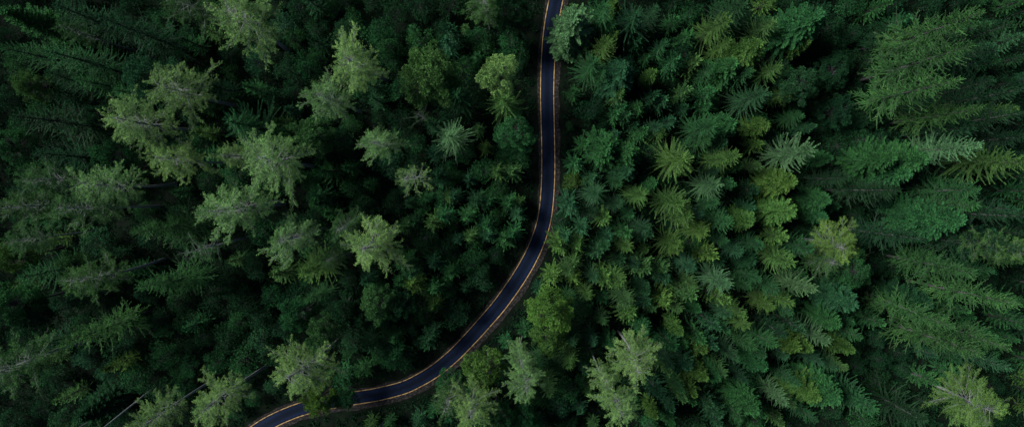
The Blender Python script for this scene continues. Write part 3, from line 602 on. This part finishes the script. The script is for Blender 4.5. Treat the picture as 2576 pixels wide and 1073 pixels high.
48.4,10.2,Kb,13.5,2.68|66.6,44.5,Hd,7.6,3.73|115.7,-12.5,Yb,12.1,3.36|43.0,-15.1,Hg,8.3,3.98|-85.2,-18.5,Yg,9.6,2.85|-88.1,9.0,Hd,8.4,3.39|41.7,42.9,Hg,6.6,3.05|-109.6,-44.3,Yd,10.1,3.18
61.3,-36.0,Sd,18.7,3.46|-117.3,35.3,Yq,8.0,2.33|27.0,-20.3,Sd,15.3,2.72|11.4,-43.6,Sy,17.9,3.62|14.2,-59.2,Yb,9.7,2.64|57.1,-1.6,Yd,12.7,3.41|35.0,8.9,Hg,4.6,2.25|-128.6,-31.6,Hb,4.5,2.13
-25.0,-22.4,Hd,4.6,2.04|-7.7,-19.1,Hd,5.3,2.37|109.9,-4.6,Yd,9.6,2.71|-27.0,45.0,Hd,8.4,3.52|40.8,-41.7,Yg,10.1,2.89|-21.6,40.2,Hd,5.3,2.38|-78.4,24.3,Yb,12.8,3.51|91.6,-57.9,Sg,15.6,3.07
-120.2,-29.9,Hg,6.4,2.64|-93.7,-60.0,Hd,6.8,2.46|-96.6,36.6,Hd,8.4,3.08|32.7,-58.2,Ky,13.8,2.53|-35.9,-48.2,Hg,5.2,2.19|11.9,42.7,Yq,12.2,3.00|37.3,-30.7,Sq,16.3,3.25|25.8,-43.7,Sq,16.6,3.43
-85.2,-32.5,Yd,8.0,1.93|-83.4,0.5,Hd,7.0,2.68|-70.3,-46.3,Yd,8.9,2.39|38.5,-36.5,Ky,15.5,2.65|-111.2,-25.9,Yd,11.7,3.70|59.0,-52.1,Hg,7.3,2.94|-76.0,-47.8,Hg,8.5,3.71|60.6,28.0,Sd,16.5,3.36
17.6,-39.8,Sb,15.4,2.67|88.2,-3.1,Sd,15.7,3.27|36.4,1.5,Hd,7.8,3.89|-120.4,-5.3,Hb,6.0,2.32|-24.0,14.9,Yb,9.6,2.94|-81.6,45.5,Yg,10.5,2.81|93.5,-52.2,Sg,17.8,3.44|-119.9,23.4,Hb,7.8,3.29
60.6,-46.9,Hb,6.9,3.36|-31.1,27.6,Yq,8.0,2.24|-140.9,-47.2,Hg,4.6,1.93|-62.9,40.6,Hb,6.7,3.25|66.0,-54.3,Sq,14.7,2.59|76.6,14.0,Yg,8.3,2.57|29.9,-26.6,Kb,14.0,2.38|39.8,18.8,Yd,10.9,2.80
60.4,14.6,Hg,7.4,3.32|50.5,-62.2,Yb,10.4,3.12|73.6,42.6,Yd,10.7,2.66|99.8,-45.3,Yb,8.5,2.09|43.9,-46.9,Ky,16.7,3.39|91.4,10.8,Sy,14.6,2.58|11.0,-64.1,Hd,6.1,2.66|123.7,31.2,Yd,7.6,2.39
3.6,-63.5,Yb,7.5,2.34|46.2,-5.1,Sg,15.7,3.18|21.3,38.5,Kg,15.0,3.10|38.9,-12.1,Hd,5.4,2.12|49.6,-20.2,Yd,10.5,3.09|-94.0,-51.4,Hg,5.3,2.14|70.3,14.1,Kb,13.7,2.30|62.9,-17.4,Sy,16.4,2.96
111.0,7.5,Yd,11.9,3.71|-47.9,-45.8,Yg,7.1,1.73|-108.3,-18.2,Yb,8.0,1.99|64.6,-42.8,Sb,14.7,2.98|-32.2,15.9,Hd,8.3,3.57|37.8,45.6,Yd,9.4,2.49|116.9,7.4,Yg,10.3,2.82|117.7,30.2,Yg,8.4,2.22
82.7,-35.5,Yg,9.6,2.72|24.1,-28.2,Sq,18.9,3.91|97.4,41.4,Hb,5.4,2.14|-6.9,-60.6,Sg,16.1,3.24|123.3,-46.9,Yd,9.9,2.68|-82.9,-5.8,Hd,5.1,2.45|-50.1,21.0,Hb,6.1,2.67|-132.8,31.5,Hg,6.8,3.25
33.3,32.9,Sg,16.0,2.85|-108.4,24.7,Hd,8.4,3.26|-63.9,-11.0,Yb,8.5,2.28|74.8,1.1,Sd,17.8,3.42|110.2,45.8,Hd,6.0,2.18|-29.3,4.8,Hd,6.3,2.90|102.2,0.7,Yg,9.3,2.46|93.5,44.9,Yd,9.7,3.00
-137.5,9.9,Hd,5.9,2.65|57.4,-62.4,Hg,5.2,2.27|37.3,-16.4,Sy,15.7,3.06|-51.3,-31.5,Hd,6.6,3.16|92.1,-22.0,Yd,8.7,2.49|17.4,-23.5,Sb,17.0,2.98
126.5,44.9,Yd,11.3,3.00|122.4,45.0,Yg,11.5,3.24|100.1,-49.5,Hd,4.8,1.85|131.3,-46.1,Yg,10.8,3.23|125.6,-2.1,Yg,13.2,3.37|131.1,-38.6,Yb,11.1,3.25|45.7,19.3,Yg,9.0,2.75|81.4,11.8,Hd,4.9,1.78
129.0,-4.3,Yg,10.8,3.15|-53.4,45.3,Yd,13.5,3.62|36.7,30.2,Yg,13.6,4.10|25.9,17.2,Yb,11.0,2.83|131.5,-54.1,Yd,11.8,3.07|-87.7,-37.4,Yg,11.4,3.17|-53.0,-2.8,Yg,13.4,3.86|80.0,9.6,Hd,6.6,3.15
88.6,30.9,Hd,6.0,2.28|-18.6,37.2,Yd,13.8,4.18|-60.2,38.0,Hg,6.0,2.60|-40.3,22.5,Hb,4.2,1.94|-34.7,31.9,Hg,6.4,2.62|127.1,41.9,Yg,10.6,2.84|96.2,-47.2,Hd,4.1,1.79|60.4,45.3,Yy,12.3,3.24
-49.9,3.2,Yg,14.0,3.66|-36.5,-41.5,Hb,5.6,2.66|-50.6,45.4,Hg,4.8,2.12|-48.1,11.4,Hb,6.9,3.22|-51.7,-5.1,Yd,13.2,3.53|28.2,15.0,Yd,8.6,2.65|-55.7,0.2,Hg,5.9,2.63|131.9,-59.0,Yy,9.5,2.49
-52.3,0.2,Hd,5.2,2.25|-38.6,24.6,Yb,11.5,2.88|131.6,-51.5,Yy,10.8,3.10|46.5,-63.9,Yd,9.7,2.65|-92.8,-55.4,Hg,6.0,2.87|-34.3,-40.1,Yg,9.8,2.76|128.4,-1.4,Yd,9.9,2.63|123.2,-34.8,Yg,12.7,3.15
-53.1,36.0,Yd,12.1,3.02|-90.8,-49.7,Hg,6.4,2.49|130.1,-25.8,Yd,11.9,2.94|22.9,17.2,Yg,10.0,2.98|-28.8,-22.5,Yb,13.8,3.38|-31.1,-20.2,Yg,13.3,3.61|-10.5,9.1,Yy,8.2,2.52|-108.1,-47.9,Yy,13.0,3.29
-20.4,-27.7,Hg,6.5,2.40|11.8,15.0,Hg,2.6,1.11|-73.2,21.8,Yd,11.8,3.07|-23.6,-27.1,Yg,13.5,3.39|-25.1,-40.8,Yd,13.0,3.69|36.8,-40.4,Yg,13.7,4.18|-27.2,-5.9,Hg,5.4,2.42|-21.8,1.7,Yd,13.3,4.01
30.8,31.7,Yg,8.7,2.24|-5.3,-14.1,Yg,12.2,3.71|20.4,-30.1,Yg,8.1,2.36|-30.3,-5.1,Yd,9.4,2.28|-28.9,-25.6,Yy,13.6,3.86|-127.3,-52.5,Hd,6.9,2.94|-58.8,1.7,Yg,9.2,2.55|45.6,22.2,Yg,12.8,3.88
-20.5,-24.8,Yg,8.0,2.28|124.5,42.7,Yd,9.6,2.49|-19.5,4.7,Yg,8.3,2.18|-44.8,4.0,Yg,12.7,3.08|-21.2,-17.2,Hd,6.9,3.20|93.6,-46.7,Hd,5.5,2.32|-101.9,-31.4,Hb,4.2,1.71|-82.7,13.0,Yy,10.2,2.58
-23.6,-38.6,Yb,8.8,2.11|-125.5,-15.1,Yy,8.5,2.14|82.3,23.6,Hd,5.4,2.36|-33.6,-44.0,Yg,11.8,2.87|-54.4,-5.8,Hg,5.9,2.65|12.6,5.4,Yg,12.2,3.31|-19.0,-19.5,Hb,4.8,2.07|-19.0,-11.2,Hg,4.4,1.60
63.2,-13.3,Yy,13.4,3.95|-46.5,-42.4,Hb,6.1,2.87|-50.3,-7.4,Yg,12.4,3.47|-86.2,36.4,Yg,12.3,3.36|-25.7,-3.6,Yg,8.3,2.04|58.7,9.8,Yy,10.3,3.05|-61.2,19.0,Yb,8.7,2.61|-23.5,-31.6,Yy,12.2,3.17
-21.6,36.5,Yd,8.2,2.41|24.4,19.4,Yg,9.4,2.63|88.1,35.0,Hd,6.8,2.50|-5.3,7.6,Hg,5.7,2.61|-40.5,-24.5,Yb,11.9,3.23|132.7,-48.3,Yg,10.4,2.75|-3.1,-12.6,Yg,11.3,3.49|-19.4,34.3,Yb,13.8,3.72
-0.8,34.1,Yd,10.5,2.94|-38.1,21.0,Yb,11.1,3.04|-19.0,-22.5,Yg,13.3,3.35|110.2,-49.3,Yg,13.5,3.73|-48.4,-50.4,Yg,13.1,3.28|130.0,1.6,Yb,11.1,3.39|-20.5,-8.1,Yg,12.7,3.64|29.7,12.8,Yg,11.5,3.55
-39.6,-46.2,Hg,4.8,2.19|26.9,-8.1,Yg,10.2,2.67|-18.8,1.7,Hg,6.1,2.71|-32.1,-46.3,Hd,6.5,2.98|-99.9,-36.9,Hb,6.2,2.85|-94.7,42.7,Hg,6.6,2.43|-103.7,46.7,Hd,5.9,2.69|-85.5,12.2,Hg,6.6,2.55
20.6,15.7,Hd,4.4,1.92|90.2,38.2,Hd,6.7,2.62|-1.6,31.2,Hd,4.9,2.03|72.1,-11.8,Hd,4.8,2.25|-73.1,-21.1,Hd,5.7,2.53|124.9,-37.1,Hd,5.0,2.03|-37.6,-44.2,Hb,5.8,2.73|-30.4,-38.5,Hd,5.0,2.31
-78.5,29.6,Hg,4.3,2.02|84.9,24.3,Hd,4.3,2.03|-1.6,6.9,Hg,6.3,2.85|-53.6,2.5,Hg,6.0,2.84
"""    # ground x, y in metres, kind+colour, height, crown radius
# dark hollows: conifers here become low bushes, shade put into their dark tint
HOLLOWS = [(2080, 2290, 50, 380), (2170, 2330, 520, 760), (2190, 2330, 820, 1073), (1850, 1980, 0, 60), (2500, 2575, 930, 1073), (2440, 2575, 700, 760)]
extra = []
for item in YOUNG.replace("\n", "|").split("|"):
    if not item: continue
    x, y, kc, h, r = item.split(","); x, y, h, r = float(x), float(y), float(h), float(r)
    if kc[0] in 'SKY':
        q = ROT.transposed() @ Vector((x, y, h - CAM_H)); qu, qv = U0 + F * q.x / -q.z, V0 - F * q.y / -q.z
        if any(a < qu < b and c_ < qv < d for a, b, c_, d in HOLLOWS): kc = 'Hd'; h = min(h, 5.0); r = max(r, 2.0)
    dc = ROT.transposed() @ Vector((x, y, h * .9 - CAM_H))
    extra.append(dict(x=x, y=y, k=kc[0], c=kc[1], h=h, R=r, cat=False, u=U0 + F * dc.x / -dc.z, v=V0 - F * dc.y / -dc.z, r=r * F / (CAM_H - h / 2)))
trees += extra

cnt = {}
def place(t, i):
    lib = LIB[t['k']]; n = cnt.get(t['k'], 0); cnt[t['k']] = n + 1
    H0, R0, tm, cm = lib[(n * 7 + i) % len(lib)]
    nm, cat = KIND[t['k']]
    o = bpy.data.objects.new(nm, None); col.objects.link(o)
    o.empty_display_size = 0.5
    o.location = (t['x'], t['y'], t['z'])
    sx = t['R'] / R0; sz = t['h'] / H0
    j = rngp.uniform(.93, 1.07)
    o.scale = (sx * j, sx / j, sz)
    o.rotation_euler = (rngp.gauss(0, .02), rngp.gauss(0, .02), rngp.uniform(0, 6.283))
    if 'to' in t:
        o.rotation_mode = 'QUATERNION'
        o.rotation_quaternion = (Vector(t['to']) - Vector((t['x'], t['y'], 0))).to_track_quat('Z', 'Y')
    a = link("trunk", tm, o); b = link("crown", cm, o)
    c = TINT[t['c']]; k = rngp.uniform(.85, 1.15); hu = rngp.uniform(-.08, .08)
    b.color = (c[0] * k * (1 + hu), c[1] * k, c[2] * k * (1 - hu), 1)
    t['o'] = o
    return o
for (bu, bv, tu, tv, h, r, c) in ((388, 973, 120, 1190, 31, 40, 'q'), (311, 1012, 40, 1165, 29, 36, 'q'), (968, 1056, 880, 1175, 24, 30, 'd')):
    x, y = px2w(bu, bv, 0); x2, y2 = px2w(tu, tv, h)
    trees.append(dict(u=bu, v=bv, r=r, k='D', c=c, h=math.sqrt(h * h + (x2 - x) ** 2 + (y2 - y) ** 2), x=x, y=y, R=3.2, cat=True, to=(x2, y2, h)))
zz = gz(np.array([t['x'] for t in trees]), np.array([t['y'] for t in trees]))
for i, t in enumerate(trees):
    t['z'] = float(zz[i]); place(t, i)
print("trees", len(trees), {k: v for k, v in cnt.items()})


# ------------------------------------------------------------------ labels
MARKS = [  # u, v, short name, full label
 (1444, 42, "the crown over the upper road", "bristly grey-green fir whose crown hangs over the upper road"),
 (762, 930, "the crown over the lower road", "large feathery grey-green tree hanging over the lower left stretch of road"),
 (1385, 785, "the round yellow-green roadside tree", "round clumped yellow-green broadleaf tree standing alone right of the road's diagonal"),
 (1606, 915, "the pale tree with split trunk", "pale feathery tree with a bright grey trunk showing, just below the carpet of small conifers"),
 (1312, 965, "the pointed pale roadside tree", "pale yellow-green pointed feathery tree below the road's diagonal"),
 (1185, 1020, "the pale bottom-centre tree", "broad pale feathery tree with grey limbs at the bottom edge under the road"),
 (2105, 618, "the bright bushy right-side tree", "bright yellow-green bushy crown with grey limbs amid the dark right-hand conifers"),
 (2437, 1008, "the bright bottom-right feathery tree", "broad yellow-green feathery crown with bare limbs near the bottom right corner"),
 (2052, 383, "the large pale star spruce", "large pale star-shaped spruce with thick arms, standing out on the right"),
 (1728, 400, "the central star spruce", "yellow-green star-shaped spruce with many long arms in the middle of the right-hand carpet"),
 (1711, 508, "the twin star spruces", "upper left of two overlapping yellow-green star spruces in the carpet right of the road"),
 (1905, 112, "the bright knobby top fir", "bright yellow-green knobby fir on the upper right, lit at its right side"),
 (2490, 24, "the tall top-right spruce", "tallest long spruce in the top right corner, tip pointing to the corner"),
 (2403, 203, "the long-armed right spruce", "tall spruce with long combed arms, third down in the upper right stack"),
 (2318, 392, "the broad knobby right fir", "broad dense knobby green fir under the long-armed spruces on the right"),
 (2410, 566, "the dark shaggy right fir", "wide shaggy green fir in the middle of the right-hand edge forest"),
 (1038, 438, "the near-bare grey tree", "sparse pale grey-limbed tree, nearly bare, left of the road"),
 (1263, 246, "the bright star spruce by the upper road", "bright yellow-green star spruce close to the left of the upper road"),
 (1117, 334, "the round left-side star spruce", "round pale-tipped star spruce above the near-bare grey tree"),
 (905, 150, "the pale pointed upper tree", "pale yellowish feathery tree with a pointed top, high on the left half"),
 (588, 52, "the pale top-left tree", "large pale feathery tree at the top left with its grey trunk running down right"),
 (328, 302, "the pale long-trunked left tree", "pale feathery tree on the left with a long level grey trunk"),
 (350, 185, "the blue-green left tree", "rounded blue-green clumped crown on the upper left"),
 (264, 462, "the bright left feathery tree", "bright feathery crown far left with a thin level trunk behind it"),
 (690, 412, "the broad pale left-centre tree", "broadest pale feathery crown, upper of two merging left of centre"),
 (925, 622, "the brightest left-centre tree", "brightest round feathery tree between the left forest and the bend"),
 (332, 745, "the drooping left spruce", "long drooping green spruce with combed arms on the lower left"),
 (488, 622, "the leaning bare left tree", "thin bare-limbed tree with a long grey stem on the left"),
 (15, 935, "the feathery lower-left tree", "wide dim feathery crown at the left edge near the bottom"),
 (540, 1012, "the feathery bottom-left tree", "yellow-green feathery tree beside the point where the road leaves the picture"),
 (1072, 185, "the olive clumped upper tree", "broad olive green clumped broadleaf tree left of the upper road"),
 (1522, 100, "the yellowish upper spruce", "yellow-green spruce just right of the upper road"),
 (1523, 372, "the knobby fir by the road", "clumped grey-green knobby fir right of the straight road"),
 (2102, 1003, "the knobby bottom fir", "wide green knobby fir at the bottom right of the carpet"),
 (1833, 716, "the pale lower star spruce", "pale star-shaped spruce in the lower half of the right-hand carpet"),
 (1404, 618, "the yellow sapling at the bend", "bright yellow-green young conifer touching the outside of the bend"),
 (2476, 905, "the long lower-right spruce", "long green spruce with combed arms above the bright bottom-right feathery tree"),
 (2055, 45, "the dark knobby top fir", "large dark green knobby fir at the top right of the carpet"),
 (945, 765, "the green clump above the lower road", "olive clumped broadleaf tree in the dark hollow above the lower road"),
 (2158, 763, "the blue-green knobby fir", "large blue-green knobby fir at the carpet's right edge"),
 (1079, 560, "the sapling left of the bend", "olive young conifer alone among dark growth below the near-bare grey tree"),
 (388, 973, "the long leaning bare trunk", "long bare leaning grey trunk crossing the dark bottom-left corner"),
 (215, 30, "the dark top-left spruce", "wide dark drooping spruce in the top left corner"),
 (45, 695, "the left-edge green spruce", "green spruce at the left edge, below its middle"),
 (2460, 688, "the low right-edge spruce", "tall drooping spruce above the dark gap on the right edge"),
 (1650, 240, "the dim olive upper sapling", "dim dark young conifer in the shaded hollow right of the upper road"),
]
COLN = {'w': 'bright yellow-green', 'y': 'yellow-green', 'g': 'green', 'd': 'dark green', 'b': 'blue-green', 'p': 'pale', 'q': 'olive', 'v': 'bright green', 'n': 'grey-green', 't': 'mid green'}
KINDN = {'T': 'tall spruce', 'S': 'star-shaped spruce', 'K': 'knobby fir', 'F': 'feathery tree', 'B': 'broadleaf tree', 'D': 'bare-limbed tree', 'Y': 'young conifer', 'H': 'leafy bush'}
GROUP = {'T': 'spruces in the forest canopy', 'S': 'spruces in the forest canopy', 'K': 'knobby firs in the canopy', 'F': 'feathery crowned trees', 'B': 'broadleaf trees in the canopy',
         'D': 'bare-limbed trees', 'Y': 'young conifers between the tall trees', 'H': 'leafy bushes between the trees'}
ORD = ['nearest', 'second', 'third', 'fourth', 'fifth', 'sixth', 'seventh', 'eighth', 'ninth', 'tenth', 'eleventh', 'twelfth', 'thirteenth', 'fourteenth']
DIRS = ['right of', 'above right of', 'above', 'above left of', 'left of', 'below left of', 'below', 'below right of']
owner = {}
for mi, (mu, mv, short, full) in enumerate(MARKS):
    t = min((t for t in trees if t['cat']), key=lambda t: (t['u'] - mu) ** 2 + (t['v'] - mv) ** 2)
    assert id(t) not in owner and math.hypot(t['u'] - mu, t['v'] - mv) < 4, (mu, mv)
    owner[id(t)] = mi
buckets = {}
for t in trees:
    nm, cat = KIND[t['k']]
    tag(t['o'], None, cat, GROUP[t['k']])
    if id(t) in owner:
        t['o']['label'] = MARKS[owner[id(t)]][3]; continue
    ds = [(math.hypot(t['u'] - m[0], t['v'] - m[1]), k) for k, m in enumerate(MARKS)]
    d, k = min(ds)
    a = math.atan2(-(t['v'] - MARKS[k][1]), t['u'] - MARKS[k][0])
    di = DIRS[int(round(a / (math.pi / 4))) % 8]
    size = {'T': (60, 50), 'S': (46, 30), 'K': (46, 32), 'F': (70, 52), 'B': (46, 36), 'D': (40, 32), 'Y': (30, 23), 'H': (26, 20)}[t['k']]
    sz = 'large ' if t['r'] >= size[0] else 'small ' if t['r'] < size[1] else ''
    buckets.setdefault((sz + COLN[t['c']] + ' ' + KINDN[t['k']], di, MARKS[k][2]), []).append((d, t))
for (ph, di, short), lst in buckets.items():
    lst.sort(key=lambda q: q[0])
    for n, (d, t) in enumerate(lst):
        t['o']['label'] = f"{ph} {di} {short}" if len(lst) == 1 else f"{ph}, {ORD[n]} {di} {short}"

# the forest going on beyond the edges of the picture, one mass
def surrounding():
    rng = np.random.default_rng(21)
    C = np.c_[rng.uniform(-185, 185, 3000), rng.uniform(-115, 100, 3000)]
    d = np.abs(road_dist(C[:, 0], C[:, 1]))
    keep = []
    for (x, y), dd in zip(C, d):
        dc = ROT.transposed() @ Vector((x, y, -CAM_H))
        uu, vv = U0 + F * dc.x / -dc.z, V0 - F * dc.y / -dc.z
        if dd < 7 or (-25 < uu < 2600 and -25 < vv < 1098): continue
        if keep and min((x - a) ** 2 + (y - b) ** 2 for a, b in keep) < 42: continue
        keep.append((x, y))
    K = np.array(keep); zg = gz(K[:, 0], K[:, 1])
    Q, TN = [], []
    protos = []
    for i in range(3):
        tm, cm = conifer(900 + i, 26, 4.6, cb=.1, dz=1.7, per=6, power=.65, twig=.7, step=.5, lw=.34)
        co = np.empty(len(cm.vertices) * 3, dtype=np.float32); cm.vertices.foreach_get("co", co)
        tt = np.empty(len(cm.polygons), dtype=np.float32); cm.attributes["tint"].data.foreach_get("value", tt)
        protos.append((co.reshape(-1, 4, 3), tt)); bpy.data.meshes.remove(tm); bpy.data.meshes.remove(cm)
    for n, (x, y) in enumerate(keep):
        q, tt = protos[n % 3]
        a = rng.uniform(0, 6.28); c_, s_ = math.cos(a), math.sin(a); sc = rng.uniform(.6, 1.15)
        M = np.array([[c_, s_, 0], [-s_, c_, 0], [0, 0, 1]]) * sc
        Q.append(q @ M + np.array([x, y, zg[n]])); TN.append(np.clip(tt + rng.normal() * .2, 0, 1))
    return quad_mesh("surrounding_forest", np.concatenate(Q), M_needle, np.concatenate(TN)), len(keep)
sf_me, nsf = surrounding()
sf = link("surrounding_forest", sf_me); sf.color = (0.022, 0.070, 0.028, 1)
tag(sf, "dark forest going on past the edges of the picture", "forest", kind="stuff")


# ------------------------------------------------------------------ undergrowth: ferns, brambles and grass, nobody could count it
def undergrowth():
    rng = np.random.default_rng(5)
    n = 40000
    C = np.c_[rng.uniform(-160, 160, n), rng.uniform(-90, 82, n)]
    d = road_dist(C[:, 0], C[:, 1])
    lim = np.where(d > 0, 4.4, -4.0)
    C = C[(d > 4.3) | (d < -3.9)]
    n = len(C); zg = gz(C[:, 0], C[:, 1])
    hh = rng.gamma(2.0, .42, n).clip(.25, 2.6)
    near = np.abs(road_dist(C[:, 0], C[:, 1])) < 8.5
    hh[near] *= .45
    tint = (np.sin(C[:, 0] * .11) * np.cos(C[:, 1] * .13) * .3 + .5 + rng.normal(size=n) * .15).clip(0, 1)
    Q, TN = [], []
    per = 26
    idx = np.repeat(np.arange(n), per)
    m = len(idx)
    nn = norm(rng.normal(size=(m, 3))); nn[:, 2] = np.abs(nn[:, 2])
    P = np.c_[C[idx], zg[idx]] + nn * (hh[idx] * rng.uniform(.3, 1.0, m))[:, None] * np.array([1.5, 1.5, 1.0])
    D = norm(nn + rng.normal(size=(m, 3)) * .7)
    q = leaves(P, D, rng.uniform(.25, .65, m), rng.uniform(.14, .34, m), rng)
    return quad_mesh("undergrowth", q, M_leaf, (tint[idx] + rng.normal(size=m) * .15).clip(0, 1))
ug = link("undergrowth", undergrowth()); ug.color = (0.009, 0.035, 0.016, 1)  # leaf colour darkened to deepen the shade between the trees
tag(ug, "dark low brambles and ferns covering the forest floor", "undergrowth", kind="stuff")
